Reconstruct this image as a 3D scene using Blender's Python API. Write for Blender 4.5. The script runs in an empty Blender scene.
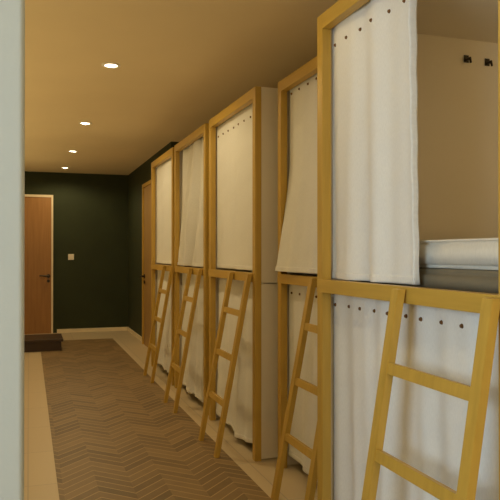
import bpy, bmesh, math, random
from mathutils import Vector, Matrix
R = math.radians
S = bpy.context.scene
C = S.collection
rnd = random.Random(7)

# ---------------------------------------------------------------- camera
cam = bpy.data.cameras.new('camera'); camo = bpy.data.objects.new('camera', cam); C.objects.link(camo)
cam.sensor_width = 36; cam.lens = 36 * 662 / 500; cam.clip_start = 0.02
camo.location = (0, 0, 1.2)
camo.rotation_euler = (math.pi / 2 + 0.005, 0, -0.323)
S.camera = camo
# ---------------------------------------------------------------- view + world
S.view_settings.view_transform = 'Standard'; S.view_settings.look = 'None'
S.view_settings.gamma = 1; S.view_settings.use_curve_mapping = False
S.view_settings.exposure = 0.0
w = bpy.data.worlds.new('world'); S.world = w; w.use_nodes = True
w.node_tree.nodes['Background'].inputs[0].default_value = (1.0, 0.72, 0.36, 1)
w.node_tree.nodes['Background'].inputs[1].default_value = 0.08
# ---------------------------------------------------------------- daylight through the window behind the camera
def area(name, loc, rot, sx, sy, power, col):
    l = bpy.data.lights.new(name, 'AREA'); l.shape = 'RECTANGLE'; l.size = sx; l.size_y = sy
    l.energy = power; l.color = col
    o = bpy.data.objects.new(name, l); C.objects.link(o); o.location = loc; o.rotation_euler = rot
    return o
area('window_daylight', (-1.66, -.05, 1.40), (0, R(-90), 0), 1.3, 1.3, 44, (0.62, 0.84, 1.0))
# added warm fill for the ceiling, out of sight along the left corridor wall
for yy in (2.7, 4.7, 6.7, 8.7):
    area('ceiling_fill', (-.50, yy, 1.15), (0, R(172), 0), .12, 1.5, 5.2, (1.0, .76, .34))
area('room_ceiling_fill', (-1.2, -1.4, 1.2), (0, R(170), 0), .5, .5, 14, (1.0, .76, .36))  # unseen warm fill, added to brighten the ceiling from the near room
area('room_fill', (.55, -2.3, 1.7), (R(90), 0, 0), .8, .8, 24, (1.0, .80, .48))  # added fill behind the camera, brightens panels and posts that face it
WARM = (1.0, 0.79, 0.43)
LAMP_W = 19

# ---------------------------------------------------------------- materials
def nt(name):
    m = bpy.data.materials.new(name); m.use_nodes = True
    return m, m.node_tree, m.node_tree.nodes['Principled BSDF']
def paint(name, col, rough=0.6, var=0.06, scale=6, bump=0.0, bscale=60, metal=0, spec=0.4):
    m, t, b = nt(name); N = t.nodes; L = t.links
    tc = N.new('ShaderNodeTexCoord'); n = N.new('ShaderNodeTexNoise'); n.inputs['Scale'].default_value = scale
    n.inputs['Detail'].default_value = 5; L.new(tc.outputs['Object'], n.inputs['Vector'])
    r = N.new('ShaderNodeValToRGB')
    r.color_ramp.elements[0].position = .3; r.color_ramp.elements[1].position = .7
    r.color_ramp.elements[0].color = tuple(c * (1 - var) for c in col) + (1,)
    r.color_ramp.elements[1].color = tuple(min(1, c * (1 + var)) for c in col) + (1,)
    L.new(n.outputs['Fac'], r.inputs['Fac']); L.new(r.outputs['Color'], b.inputs['Base Color'])
    b.inputs['Roughness'].default_value = rough; b.inputs['Metallic'].default_value = metal
    b.inputs['Specular IOR Level'].default_value = spec
    if bump:
        n2 = N.new('ShaderNodeTexNoise'); n2.inputs['Scale'].default_value = bscale
        L.new(tc.outputs['Object'], n2.inputs['Vector'])
        bp = N.new('ShaderNodeBump'); bp.inputs['Strength'].default_value = bump; bp.inputs['Distance'].default_value = .01
        L.new(n2.outputs['Fac'], bp.inputs['Height']); L.new(bp.outputs['Normal'], b.inputs['Normal'])
    return m
def wood(name, c1, c2, rough=0.45, stretch=(18, 18, 1.2)):
    m, t, b = nt(name); N = t.nodes; L = t.links
    tc = N.new('ShaderNodeTexCoord'); mp = N.new('ShaderNodeMapping'); mp.inputs['Scale'].default_value = stretch
    n = N.new('ShaderNodeTexNoise'); n.inputs['Scale'].default_value = 2.5; n.inputs['Detail'].default_value = 6
    L.new(tc.outputs['Object'], mp.inputs['Vector']); L.new(mp.outputs['Vector'], n.inputs['Vector'])
    r = N.new('ShaderNodeValToRGB'); r.color_ramp.elements[0].position = .3; r.color_ramp.elements[1].position = .72
    r.color_ramp.elements[0].color = c1 + (1,); r.color_ramp.elements[1].color = c2 + (1,)
    L.new(n.outputs['Fac'], r.inputs['Fac']); L.new(r.outputs['Color'], b.inputs['Base Color'])
    b.inputs['Roughness'].default_value = rough
    return m
def linen(name, col):
    m, t, b = nt(name); N = t.nodes; L = t.links
    tc = N.new('ShaderNodeTexCoord'); mp = N.new('ShaderNodeMapping'); mp.inputs['Scale'].default_value = (1, 260, 60)
    n = N.new('ShaderNodeTexNoise'); n.inputs['Scale'].default_value = 1.2; n.inputs['Detail'].default_value = 3
    L.new(tc.outputs['Object'], mp.inputs['Vector']); L.new(mp.outputs['Vector'], n.inputs['Vector'])
    r = N.new('ShaderNodeValToRGB'); r.color_ramp.elements[0].position = .25; r.color_ramp.elements[1].position = .75
    r.color_ramp.elements[0].color = tuple(c * .9 for c in col) + (1,); r.color_ramp.elements[1].color = col + (1,)
    L.new(n.outputs['Fac'], r.inputs['Fac']); L.new(r.outputs['Color'], b.inputs['Base Color'])
    n2 = N.new('ShaderNodeTexNoise'); n2.inputs['Scale'].default_value = 7; n2.inputs['Detail'].default_value = 4
    L.new(tc.outputs['Object'], n2.inputs['Vector'])
    bp = N.new('ShaderNodeBump'); bp.inputs['Strength'].default_value = .35; bp.inputs['Distance'].default_value = .02
    L.new(n2.outputs['Fac'], bp.inputs['Height']); L.new(bp.outputs['Normal'], b.inputs['Normal'])
    b.inputs['Roughness'].default_value = .9; b.inputs['Specular IOR Level'].default_value = .15
    b.inputs['Sheen Weight'].default_value = .15
    return m
def herringbone(name):
    m, t, b = nt(name); N = t.nodes; L = t.links
    def M(op, a, bb=None, c=None):
        n = N.new('ShaderNodeMath'); n.operation = op
        for i, v in enumerate((a, bb, c)):
            if v is None: continue
            if isinstance(v, (int, float)): n.inputs[i].default_value = v
            else: L.new(v, n.inputs[i])
        return n.outputs[0]
    tc = N.new('ShaderNodeTexCoord'); sp = N.new('ShaderNodeSeparateXYZ'); L.new(tc.outputs['Object'], sp.inputs[0])
    P, W = 0.34, 0.085
    u = M('DIVIDE', M('ADD', sp.outputs[0], 10.03), P)
    fr = M('FRACT', u)
    tri = M('MULTIPLY', M('ABSOLUTE', M('SUBTRACT', fr, .5)), P * 1.0)
    v = M('DIVIDE', M('ADD', sp.outputs[1], tri), W)
    pid = M('FLOOR', v); cid = M('FLOOR', M('MULTIPLY', u, 2))
    cmb = N.new('ShaderNodeCombineXYZ'); L.new(pid, cmb.inputs[0]); L.new(cid, cmb.inputs[1])
    wn = N.new('ShaderNodeTexWhiteNoise'); wn.noise_dimensions = '2D'; L.new(cmb.outputs[0], wn.inputs['Vector'])
    ramp = N.new('ShaderNodeValToRGB')
    ramp.color_ramp.elements[0].color = (.125, .080, .034, 1); ramp.color_ramp.elements[1].color = (.31, .20, .088, 1)
    g = N.new('ShaderNodeTexNoise'); g.inputs['Scale'].default_value = 14; g.inputs['Detail'].default_value = 6
    L.new(tc.outputs['Object'], g.inputs['Vector'])
    mixf = M('ADD', M('MULTIPLY', wn.outputs['Value'], .6), M('MULTIPLY', g.outputs['Fac'], .4))
    L.new(mixf, ramp.inputs['Fac'])
    fv = M('FRACT', v)
    line = M('MAXIMUM', M('LESS_THAN', fv, .09), M('LESS_THAN', M('ABSOLUTE', M('SUBTRACT', M('FRACT', M('MULTIPLY', u, 2)), .5)), -1))
    mix = N.new('ShaderNodeMix'); mix.data_type = 'RGBA'
    L.new(line, mix.inputs['Factor']); L.new(ramp.outputs['Color'], mix.inputs['A']); mix.inputs['B'].default_value = (.47, .33, .16, 1)
    L.new(mix.outputs['Result'], b.inputs['Base Color'])
    b.inputs['Roughness'].default_value = .5
    return m
def tile(name):
    m, t, b = nt(name); N = t.nodes; L = t.links
    tc = N.new('ShaderNodeTexCoord'); br = N.new('ShaderNodeTexBrick')
    br.offset = 0; br.inputs['Scale'].default_value = 1; br.inputs['Brick Width'].default_value = .6; br.inputs['Row Height'].default_value = .6
    br.inputs['Mortar Size'].default_value = .003
    br.inputs['Color1'].default_value = (.61, .49, .32, 1); br.inputs['Color2'].default_value = (.64, .52, .34, 1); br.inputs['Mortar'].default_value = (.48, .39, .28, 1)
    L.new(tc.outputs['Object'], br.inputs['Vector']); L.new(br.outputs['Color'], b.inputs['Base Color'])
    b.inputs['Roughness'].default_value = .42
    return m
def glow(name, col, s):
    m, t, b = nt(name); b.inputs['Emission Color'].default_value = col + (1,); b.inputs['Emission Strength'].default_value = s
    b.inputs['Base Color'].default_value = (.9, .9, .9, 1)
    return m
M_ = dict(
    ceil=paint('ceiling paint', (.76, .63, .42), .8, .02, 2),
    cream=paint('cream panel laminate', (.78, .70, .56), .6, .02, 3),
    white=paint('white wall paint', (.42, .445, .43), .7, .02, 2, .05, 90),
    wallpaint=paint('cream wall paint', (.72, .65, .53), .8, .03, 2),
    green=paint('dark green wall paint', (.026, .034, .011), .75, .12, 3, .05, 80),
    gold=wood('mustard painted wood', (.46, .285, .045), (.55, .345, .06), .42),
    goldh=wood('mustard painted wood sideways grain', (.46, .285, .045), (.55, .345, .06), .42, (18, 1.2, 18)),
    door=wood('orange brown veneer', (.30, .138, .036), (.38, .18, .05), .5, (14, 14, .9)),
    door2=wood('ochre brown veneer', (.30, .17, .055), (.40, .24, .08), .5, (14, 14, .9)),
    trim=paint('pale cream door trim', (.78, .66, .46), .5),
    linen=linen('white linen', (.80, .80, .79)),
    bedding=linen('white cotton bedding', (.80, .76, .68)),
    greysheet=paint('grey brown mattress ticking', (.20, .17, .115), .9, .06, 20, .1, 200),
    stud=paint('brown snap stud', (.16, .08, .03), .4, 0, metal=.5),
    dark=paint('dark brown stained wood', (.045, .024, .011), .5, .15, 8),
    black=paint('dark bronze metal', (.05, .04, .03), .35, 0, metal=.7),
    plate=paint('cream plastic', (.85, .74, .58), .4, 0),
    deck=paint('dark plywood', (.20, .15, .09), .8, .1, 8),
    floor=tile('pale floor tile'), herr=herringbone('herringbone wood planks'),
    ring=paint('white lamp ring', (.85, .82, .75), .4, 0),
    lamp=glow('lamp lens', (1.0, .86, .62), 14),
    glass=glow('overcast window sky', (.80, .90, 1.0), 1.2),
)
# ---------------------------------------------------------------- mesh helpers
def box(bm, x0, x1, y0, y1, z0, z1, bev=0.0):
    r = bmesh.ops.create_cube(bm, size=1)
    vs = r['verts']
    for v in vs:
        v.co = Vector(((x0 + x1) / 2 + v.co.x * (x1 - x0), (y0 + y1) / 2 + v.co.y * (y1 - y0), (z0 + z1) / 2 + v.co.z * (z1 - z0)))
    if bev:
        es = list({e for v in vs for e in v.link_edges})
        bmesh.ops.bevel(bm, geom=es, offset=bev, segments=2, affect='EDGES', profile=.7)
def cyl(bm, p0, p1, r0, r1=None, seg=24):
    p0, p1 = Vector(p0), Vector(p1); d = p1 - p0
    q = Vector((0, 0, 1)).rotation_difference(d.normalized()).to_matrix().to_4x4()
    bmesh.ops.create_cone(bm, cap_ends=True, segments=seg, radius1=r0, radius2=r1 if r1 is not None else r0, depth=d.length,
                          matrix=Matrix.Translation((p0 + p1) / 2) @ q)
def obj(name, bm, mat, parent=None, loc=None, smooth=False):
    me = bpy.data.meshes.new(name); bm.normal_update(); bm.to_mesh(me); bm.free()
    me.materials.append(mat)
    if smooth:
        for p in me.polygons: p.use_smooth = True
    o = bpy.data.objects.new(name, me); C.objects.link(o)
    if parent: o.parent = parent
    if loc: o.location = loc
    return o
def bx(name, dims, mat, parent=None, bev=0.0):
    bm = bmesh.new(); box(bm, *dims, bev); return obj(name, bm, mat, parent)
def struct(name, dims, mat, bev=0.0):
    o = bx(name, dims, mat, None, bev); o['kind'] = 'structure'; return o
def tag(o, label, cat, group=None):
    o['label'] = label; o['category'] = cat
    if group: o['group'] = group
    return o
def thing(name, label, cat, loc, group=None, rz=0):
    o = bpy.data.objects.new(name, None); C.objects.link(o); o.location = loc; o.rotation_euler.z = rz
    return tag(o, label, cat, group)

# ---------------------------------------------------------------- the shell
YF, ZC, XW = 10.4, 2.42, 1.475
struct('floor', (-1.9, 3.6, -2.6, 10.6, -.1, 0), M_['floor'])
struct('trim_floor_inlay', (.145, 1.125, -.6, 9.46, 0, .003), M_['herr'])
struct('ceiling', (-1.9, 3.6, -2.6, 10.6, ZC, ZC + .1), M_['ceil'])
struct('wall_far', (-.72, 1.6, YF, YF + .15, 0, ZC), M_['green'])
# right green wall, with a door in it, up to the bunks
struct('wall_right', (XW, XW + .12, 7.12, YF, 0, ZC), M_['green'])
struct('wall_right_return', (XW + .12, 3.5, 7.12, 7.24, 0, ZC), M_['wallpaint'])
struct('wall_right_back', (3.38, 3.5, -2.6, 7.12, 0, ZC), M_['wallpaint'])
struct('wall_left', (-.72, -.6, 1.62, YF, 0, ZC), M_['wallpaint'])
# white wall end beside the camera, with a softly rounded corner
bm = bmesh.new()
prof = [(-1.75, 1.5)]
rr = .012
for k in range(9):
    a = R(-90 + k * 90 / 8); prof.append((-.0085 - rr + rr * math.cos(a), 1.5 + rr + rr * math.sin(a)))
prof += [(-.0085, 1.62), (-1.75, 1.62)]
vb = [bm.verts.new((x, y, 0)) for x, y in prof]; vt = [bm.verts.new((x, y, ZC)) for x, y in prof]
n = len(prof)
for i in range(n): bm.faces.new((vb[i], vb[(i + 1) % n], vt[(i + 1) % n], vt[i]))
bm.faces.new(vt); bm.faces.new(vb[::-1])
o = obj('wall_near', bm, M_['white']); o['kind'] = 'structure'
# wall of the near room on the left, with its window, and the wall behind the camera
bm = bmesh.new()
box(bm, -1.87, -1.75, -2.6, -.72, 0, ZC); box(bm, -1.87, -1.75, .62, 1.62, 0, ZC)
box(bm, -1.87, -1.75, -.72, .62, 0, .73); box(bm, -1.87, -1.75, -.72, .62, 2.07, ZC)
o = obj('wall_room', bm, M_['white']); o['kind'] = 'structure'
struct('wall_back', (-1.75, 3.38, -2.6, -2.48, 0, ZC), M_['wallpaint'])
o = struct('window_1', (-1.86, -1.84, -.72, .62, .73, 2.07), M_['glass'])
bm = bmesh.new()
for d in ((-.72, -.67, .73, 2.07), (.57, .62, .73, 2.07), (-.075, -.025, .78, 2.02), (-.67, .57, .73, .78), (-.67, .57, 2.02, 2.07)):
    box(bm, -1.83, -1.78, d[0], d[1], d[2], d[3])
obj('window_frame', bm, M_['trim'], o)
# baseboards
struct('baseboard_far', (.41, XW - .012, YF - .012, YF, 0, .055), M_['trim'])
struct('baseboard_right', (XW - .012, XW, 8.80, YF - .012, 0, .055), M_['trim'])

# doors
def lever(parent, x, y, z, axis, sgn):
    bm = bmesh.new()
    if axis == 'y':     # door in a wall facing -Y
        cyl(bm, (x, y, z), (x, y - .012, z), .028); cyl(bm, (x, y - .01, z), (x, y - .055, z), .011)
        cyl(bm, (x + .01 * sgn, y - .055, z), (x - .13 * sgn, y - .055, z + .006), .013, .010)
        cyl(bm, (x, y, z - .075), (x, y - .012, z - .075), .022); 
    else:
        cyl(bm, (x, y, z), (x - .012, y, z), .028); cyl(bm, (x - .01, y, z), (x - .055, y, z), .011)
        cyl(bm, (x - .055, y + .01 * sgn, z), (x - .055, y - .13 * sgn, z + .006), .013, .010)
        cyl(bm, (x, y, z - .075), (x - .012, y, z - .075), .022)
    return obj('door_handle', bm, M_['black'], parent, smooth=False)
d1 = struct('door_1', (-.47, .326, YF - .03, YF, 0, 2.04), M_['door'])
bm = bmesh.new()
box(bm, .326, .352, YF - .045, YF, 0, 2.075); box(bm, -.504, -.47, YF - .045, YF, 0, 2.075); box(bm, -.47, .326, YF - .045, YF, 2.04, 2.075)
obj('door_frame', bm, M_['trim'], d1)
lever(d1, .285, YF - .03, .86, 'y', 1)
d2 = struct('door_2', (XW - .03, XW, 7.88, 8.74, 0, 2.065), M_['door2'])
bm = bmesh.new()
box(bm, XW - .045, XW, 8.74, 8.795, 0, 2.11); box(bm, XW - .045, XW, 7.825, 7.88, 0, 2.11); box(bm, XW - .045, XW, 7.88, 8.74, 2.065, 2.11)
obj('door_frame', bm, M_['gold'], d2)
lever(d2, XW - .03, 8.66, .90, 'x', 1)

# light switch on the green wall
sw = thing('light_switch', 'small square cream light switch on the dark green wall', 'light switch', (.614, YF, 1.144))
bx('switch_plate', (-.043, .043, -.010, 0, -.045, .045), M_['plate'], sw, .004)
bm = bmesh.new(); box(bm, -.03, .03, -.016, -.0095, -.035, .035, .003); obj('rocker', bm, M_['plate'], sw)

# dark low step in front of the far door
st = thing('low_step', 'dark brown low wooden step standing on the floor before the far door', 'step', (.1, 8.75, 0))
bx('tread', (-.56, .31, -.30, .30, .115, .145), M_['dark'], st, .006)
bx('riser', (-.54, .285, -.28, -.25, 0, .115), M_['dark'], st)
for xx in (-.54, .26): bx('side_board', (xx, xx + .025, -.25, .28, 0, .115), M_['dark'], st)

# ---------------------------------------------------------------- ceiling downlights
spots = [(.505, -1.2), (.505, .62), (.505, 2.48), (.505, 4.347), (.503, 6.361), (.502, 8.15), (.494, 9.75)]
LL = ['recessed round ceiling downlight, the nearest to the camera in view', 'recessed round ceiling downlight, second from the camera',
      'recessed round ceiling downlight, second from the dark green far wall', 'recessed round ceiling downlight closest to the dark green far wall']
for i, (x, y) in enumerate(spots):
    vis = i - 3
    lab = LL[vis] if vis >= 0 else ['recessed round ceiling downlight behind the camera', 'recessed round ceiling downlight almost above the camera', 'recessed round ceiling downlight above the nearest bunk, out of view'][i]
    t = thing('ceiling_downlight', lab, 'ceiling light', (x, y, ZC), 'downlights along the corridor ceiling')
    bm = bmesh.new()
    pr = [(.038, -.001), (.040, -.006), (.050, -.009), (.060, -.004), (.060, 0)]
    rings = []
    for k in range(32):
        a = 2 * math.pi * k / 32; rings.append([bm.verts.new((r * math.cos(a), r * math.sin(a), z)) for r, z in pr])
    for k in range(32):
        A, B = rings[k], rings[(k + 1) % 32]
        for j in range(len(pr) - 1): bm.faces.new((A[j], B[j], B[j + 1], A[j + 1]))
    obj('trim_ring', bm, M_['ring'], t)
    bm = bmesh.new(); cyl(bm, (0, 0, -.0035), (0, 0, 0), .038)
    obj('lens', bm, M_['lamp'], t)
    l = bpy.data.lights.new('downlight_beam', 'SPOT'); l.energy = LAMP_W; l.color = WARM; l.spot_size = R(165); l.spot_blend = .45; l.shadow_soft_size = .04
    l.energy = LAMP_W * (.45 if i < 3 else 1.3)
    lo = bpy.data.objects.new('downlight_beam', l); C.objects.link(lo); lo.parent = t; lo.location = (0, 0, -.02)

# ---------------------------------------------------------------- bunks
PT = .05; PD = .038
def bunk(label, X, yf, yn, zt=2.165, zr=1.085):
    """yf far end, yn near end; origin on the floor at the near front corner"""
    L = yf - yn; D = 2.0
    t = thing('bunk_bed', label, 'bunk bed', (X, yn, 0), 'mustard framed curtain bunks along the corridor')
    for (x, y) in ((0, 0), (0, L - PT), (D - PD, 0), (D - PD, L - PT)):
        bx('post', (x, x + PD, y, y + PT, 0, zt), M_['gold'], t, .002)
    bx('top_beam', (0, PD, PT, L - PT, zt - .06, zt), M_['goldh'], t, .002)
    bx('middle_rail', (-.004, PD - .004, PT * .1, L - PT * .1, zr - .052, zr), M_['goldh'], t, .002)
    bx('lower_rail', (.14, .18, PT, L - PT, .05, .12), M_['deck'], t)
    for y in (.006, L - .026):
        bx('side_panel', (PD, D - PD, y, y + .02, .01, 1.022), M_['cream'], t)
        bx('side_panel', (PD, D - PD, y, y + .02, 1.028, zt), M_['cream'], t)
    bx('back_panel', (D - .03, D - .01, PT, L - PT, .01, zt - .03), M_['cream'], t)
    bx('roof_panel', (PT, D - .03, .026, L - .026, zt - .025, zt - .002), M_['cream'], t)
    bx('upper_deck', (PT + .006, D - .03, .03, L - .03, zr - .055, zr - .03), M_['deck'], t)
    bx('lower_deck', (.18, D - .03, .03, L - .03, .12, .145), M_['deck'], t)
    return t
BK = [('bunk at the far end, next to the green wall', 1.24, 7.03, 5.92), ('second bunk from the green wall, with the rumpled upper curtain', 1.24, 5.845, 4.752),
      ('third bunk from the green wall, cream side panel facing the camera', 1.24, 4.645, 3.61), ('bunk set back between the third and the nearest bunk', 1.335, 3.495, 2.51),
      ('nearest bunk, its upper curtain half open on white bedding', 1.12, 2.48, 1.33)]
for lab, X, a, b in BK:
    bunk('mustard framed ' + lab, X, a, b, zr=1.095 if X < 1.2 else 1.085)

# ---------------------------------------------------------------- curtains
def curtain(label, X, ya, yb, z0, z1, amp=.012, n=5, seed=1, shape=None, studs=None, hem=None, group='linen bunk curtains', cname='curtain', free=False, slant=0):
    """hangs in plane x = X from y=ya (far) to y=yb (near), z0 bottom, z1 top"""
    r = random.Random(seed); L = ya - yb
    ph = [r.uniform(0, 6.28) for _ in range(6)]; dr = [r.uniform(-.05, .05) for _ in range(6)]
    NU, NV = 110, 40
    hook = [.0] * 1
    def pt(u, v):                      # u 0 far .. 1 near, v 0 top .. 1 bottom
        k = .35 + .65 * v
        uo = u; u = u + slant * v
        x = amp * k * (math.sin(2 * math.pi * (n * (u + dr[0] * v)) + ph[0]) * .6 + math.sin(2 * math.pi * (n * 1.73 * (u + dr[1] * v)) + ph[1]) * .35
                       + math.sin(2 * math.pi * (n * .47 * (u + dr[2] * v)) + ph[2]) * .55)
        u = uo
        x += .0015 * math.sin(40 * v + 9 * u + ph[3])
        x *= min(1, u / .07) * (min(1, (1 - u) / .07) if not free else 1)
        y = L * (1 - u) + .004 * math.sin(2 * math.pi * n * u + ph[4]) * v
        z = z1 + (z0 - z1) * v
        if hem: z += hem(u) * v ** 3
        if shape:
            dx, dy = shape(u, v); x += dx; y += dy
        return Vector((x, y, z - z0))
    t = thing(cname, label, 'curtain', (X, yb, z0), group)
    bm = bmesh.new()
    g = [[bm.verts.new(pt(i / NU, j / NV)) for i in range(NU + 1)] for j in range(NV + 1)]
    for j in range(NV):
        for i in range(NU): bm.faces.new((g[j][i], g[j][i + 1], g[j + 1][i + 1], g[j + 1][i]))
    o = obj('cloth', bm, M_['linen'], t, smooth=True)
    s = o.modifiers.new('thickness', 'SOLIDIFY'); s.thickness = .003; s.offset = 0
    # sewn bottom hem
    bm = bmesh.new(); hb = []
    for j in range(5):
        v = 1 - .028 / (z1 - z0) * j / 4
        hb.append([bm.verts.new(pt(i / NU, v) + Vector((-.0032, 0, 0))) for i in range(NU + 1)])
    for j in range(4):
        for i in range(NU): bm.faces.new((hb[j][i], hb[j][i + 1], hb[j + 1][i + 1], hb[j + 1][i]))
    o = obj('hem', bm, M_['linen'], t, smooth=True); s = o.modifiers.new('thickness', 'SOLIDIFY'); s.thickness = .0016; s.offset = 0
    if studs:
        cnt, dz = studs[:2]; u0, du = studs[2:] if len(studs) > 2 else (.4 / cnt, 1 / cnt)
        for k in range(cnt):
            u = u0 + k * du; p = pt(u, dz / (z1 - z0))
            bm = bmesh.new(); cyl(bm, p + Vector((-.001, 0, 0)), p + Vector((-.007, 0, 0)), .0075, .005, 16)
            obj('snap_stud', bm, M_['stud'], t)
    return t
def ragged(seed, a=.03):
    r = random.Random(seed); p = [r.uniform(0, 6.28) for _ in range(3)]
    return lambda u: a * (.5 + .5 * math.sin(5 * u + p[0])) + a * .2 * math.sin(11 * u + p[1])
XC = .052
# upper curtains
curtain('closed white linen curtain on the upper tier of the farthest bunk', 1.24 + XC, 6.995, 5.955, 1.095, 2.125, .006, 3, 11)
curtain('crumpled linen curtain on the upper tier of the second bunk from the green wall', 1.24 + XC + .012, 5.80, 4.79, 1.095, 2.125, .055, 4, 5, slant=.22,
        shape=lambda u, v: (-.02 * v, .02 - .06 * (1 - v) * (1 - u) - .05 * v * u * 0))
curtain('smooth linen curtain on the upper tier of the third bunk from the green wall', 1.24 + XC, 4.61, 3.65, 1.095, 2.125, .006, 3, 23, studs=(8, .09))
curtain('linen curtain with a corner hanging over the post, upper tier of the set back bunk', 1.335 + XC, 3.438, 2.56, 1.10, 2.125, .007, 4, 31,
        shape=lambda u, v: (-.085 * max(0, (v - .42) / .58) ** 1.25 * (1 - .6 * u), 0), studs=(7, .038, .03, .128))
def sh5(u, v):
    k = .955; e = max(0, (u - k) / (1 - k))
    return (.034 * e, .57 * max(0, u - k) * .97)
curtain('half drawn white linen curtain on the upper tier of the nearest bunk', 1.12 + XC, 2.445, 1.85, 1.098, 2.125, .024, 2.3, 47, shape=sh5, studs=(6, .09), free=True)
# lower curtains
W = lambda u: max(0, math.sin(math.pi * u)) ** .5
curtain('linen curtain behind a ladder on the lower tier of the farthest bunk', 1.24 + XC + .01, 6.99, 5.96, .07, 1.05, .018, 4, 51, hem=ragged(1, .03), shape=lambda u, v: (-.045 * v * W(u), .0))
curtain('linen curtain on the lower tier of the second bunk from the green wall', 1.24 + XC + .01, 5.80, 4.79, .045, 1.05, .018, 4, 62, hem=ragged(2, .03), shape=lambda u, v: (-.045 * v * W(u), .0))
curtain('linen curtain behind a ladder, lower tier of the third bunk from the green wall', 1.24 + XC + .01, 4.60, 3.66, .045, 1.05, .016, 4, 73, hem=ragged(3, .03), shape=lambda u, v: (-.04 * v * W(u), .0))
curtain('linen curtain on the lower tier of the set back bunk beside the cream panel', 1.335 + XC, 3.455, 2.56, .045, 1.05, .010, 4, 84, hem=ragged(4, .02), studs=(8, .07))
curtain('linen curtain with brown snaps on the lower tier of the nearest bunk', 1.12 + XC + .006, 2.445, 1.39, .045, 1.055, .018, 5, 95, hem=ragged(5, .02), studs=(10, .062, .02, .098))

# ---------------------------------------------------------------- ladders
def ladder(label, tl, tr, bl, br):
    """rail centres: tops tl, tr and feet bl, br as (x, y, z)"""
    base = (Vector(bl) + Vector(br)) / 2; base.z = 0
    t = thing('ladder', label, 'ladder', base, 'mustard ladders leaning on the bunks')
    W, T = .042, .026
    across = (Vector(br) - Vector(bl)).normalized()
    def beam(name, p0, p1, wv, w, th, cut=False):
        p0 = Vector(p0) - base; p1 = Vector(p1) - base
        d = (p1 - p0).normalized(); a = (wv - d * wv.dot(d)).normalized(); b = d.cross(a)
        bm = bmesh.new(); vs = []
        for p in (p0, p1):
            for sa, sb in ((-1, -1), (1, -1), (1, 1), (-1, 1)):
                q = p + a * sa * w / 2 + b * sb * th / 2
                if cut: q += d * ((p.z - q.z) / d.z)
                vs.append(bm.verts.new(q))
        for f in ((3, 2, 1, 0), (4, 5, 6, 7), (0, 1, 5, 4), (1, 2, 6, 5), (2, 3, 7, 6), (3, 0, 4, 7)): bm.faces.new([vs[i] for i in f])
        bmesh.ops.recalc_face_normals(bm, faces=bm.faces)
        bmesh.ops.bevel(bm, geom=list(bm.edges), offset=.0015, segments=2, affect='EDGES')
        return obj(name, bm, M_['gold'], t)
    beam('side_rail', bl, tl, across, W, T, True); beam('side_rail', br, tr, across, W, T, True)
    for z in (.845, .58, .31):
        k = z / tl[2]; p = Vector(bl).lerp(Vector(tl), k); q = Vector(br).lerp(Vector(tr), k)
        d = (q - p).normalized()
        beam('rung', p + d * W * .45, q - d * W * .45, Vector(tl) - Vector(bl), .036, .020)
    return t
ladder('mustard wooden ladder leaning on the farthest bunk, next to the green wall', (1.219, 6.20, 1.08), (1.219, 5.83, 1.08), (1.085, 6.50, 0), (1.085, 6.10, 0))
ladder('mustard wooden ladder leaning on the second bunk from the green wall', (1.219, 5.13, 1.08), (1.219, 4.82, 1.08), (1.045, 5.27, 0), (1.045, 4.90, 0))
ladder('mustard wooden ladder leaning on the third bunk, left of the cream side panel', (1.219, 4.02, 1.08), (1.219, 3.66, 1.08), (1.05, 4.13, 0), (1.05, 3.76, 0))
ladder('mustard wooden ladder on the set back bunk, partly hidden by a post', (1.315, 2.96, 1.08), (1.315, 2.62, 1.08), (1.14, 3.03, 0), (1.14, 2.66, 0))
ladder('large mustard wooden ladder leaning on the nearest bunk', (1.097, 1.815, 1.088), (1.097, 1.377, 1.088), (.93, 1.835, 0), (.93, 1.385, 0))

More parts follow.
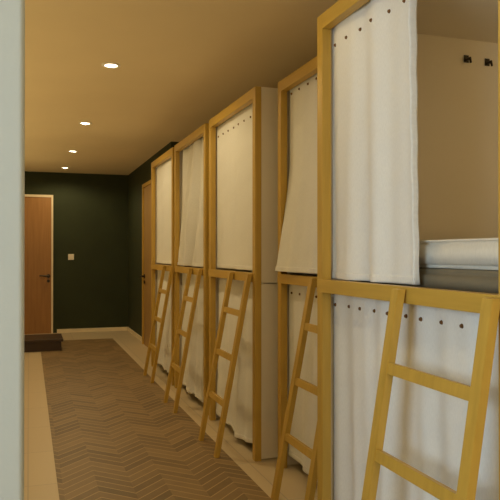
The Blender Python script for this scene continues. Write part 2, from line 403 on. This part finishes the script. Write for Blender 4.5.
# ---------------------------------------------------------------- bedding of the nearest upper tier
def soft(name, dims, mat, seed, amp, parent=None, bev=.03):
    x0, x1, y0, y1, z0, z1 = dims
    bm = bmesh.new(); box(bm, *dims)
    bmesh.ops.bevel(bm, geom=list(bm.edges), offset=bev, segments=4, affect='EDGES')
    bmesh.ops.subdivide_edges(bm, edges=[e for e in bm.edges if e.calc_length() > .15], cuts=24, use_grid_fill=True)
    from mathutils import noise
    for v in bm.verts:
        p = v.co
        nn = noise.noise(Vector((p.x * 5, p.y * 3.2 + seed, p.z * 14 + p.y * 2))) + .5 * noise.noise(Vector((p.x * 9, p.y * 8, p.z * 40 + seed)))
        if p.z > z0 + .012: v.co += Vector((-nn * amp if p.x < x0 + .1 else 0, 0, nn * amp * .35))
    return obj(name, bm, mat, parent, smooth=True)
o = soft('mattress', (1.235, 3.05, 1.385, 2.43, 1.067, 1.150), M_['greysheet'], 3, .004, None, .02)
tag(o, 'grey brown mattress on the upper deck of the nearest bunk', 'mattress')
o = soft('duvet', (1.25, 3.0, 1.40, 2.42, 1.152, 1.243), M_['bedding'], 9, .009, None, .014)
bm = bmesh.new(); cyl(bm, (1.251, 1.40, 1.240), (1.251, 2.42, 1.240), .0035, seg=10); obj('piping', bm, M_['bedding'], o)
tag(o, 'white duvet spread on the mattress in the open nearest bunk', 'duvet')
# hooks on the panel inside the nearest bunk
for k, (x, z) in enumerate(((1.823, 2.05), (1.933, 2.045))):
    h = thing('coat_hook', 'small dark hook high on the beige panel inside the nearest bunk, ' + ('left one' if k == 0 else 'right one'), 'hook', (x, 2.455, z), 'hooks inside the nearest bunk')
    bm = bmesh.new(); cyl(bm, (0, 0, 0), (0, -.03, 0), .006, seg=12); cyl(bm, (0, -.028, .004), (0, -.034, -.02), .005, seg=12); obj('hook_arm', bm, M_['black'], h)
    bx('hook_plate', (-.012, .012, -.004, 0, -.012, .02), M_['black'], h)
# fill light added inside the nearest bunk, under its roof by the near panel
t = thing('bunk_fill', 'small round fill light added under the roof inside the nearest bunk', 'lamp', (2.35, 1.62, 2.138))
bm = bmesh.new(); cyl(bm, (0, 0, -.02), (0, 0, 0), .045); obj('fill_body', bm, M_['ring'], t)
l = bpy.data.lights.new('bunk_fill_glow', 'POINT'); l.energy = 2.6; l.color = (1.0, .74, .36); l.shadow_soft_size = .03
lo = bpy.data.objects.new('bunk_fill_glow', l); C.objects.link(lo); lo.parent = t; lo.location = (0, 0, -.08)
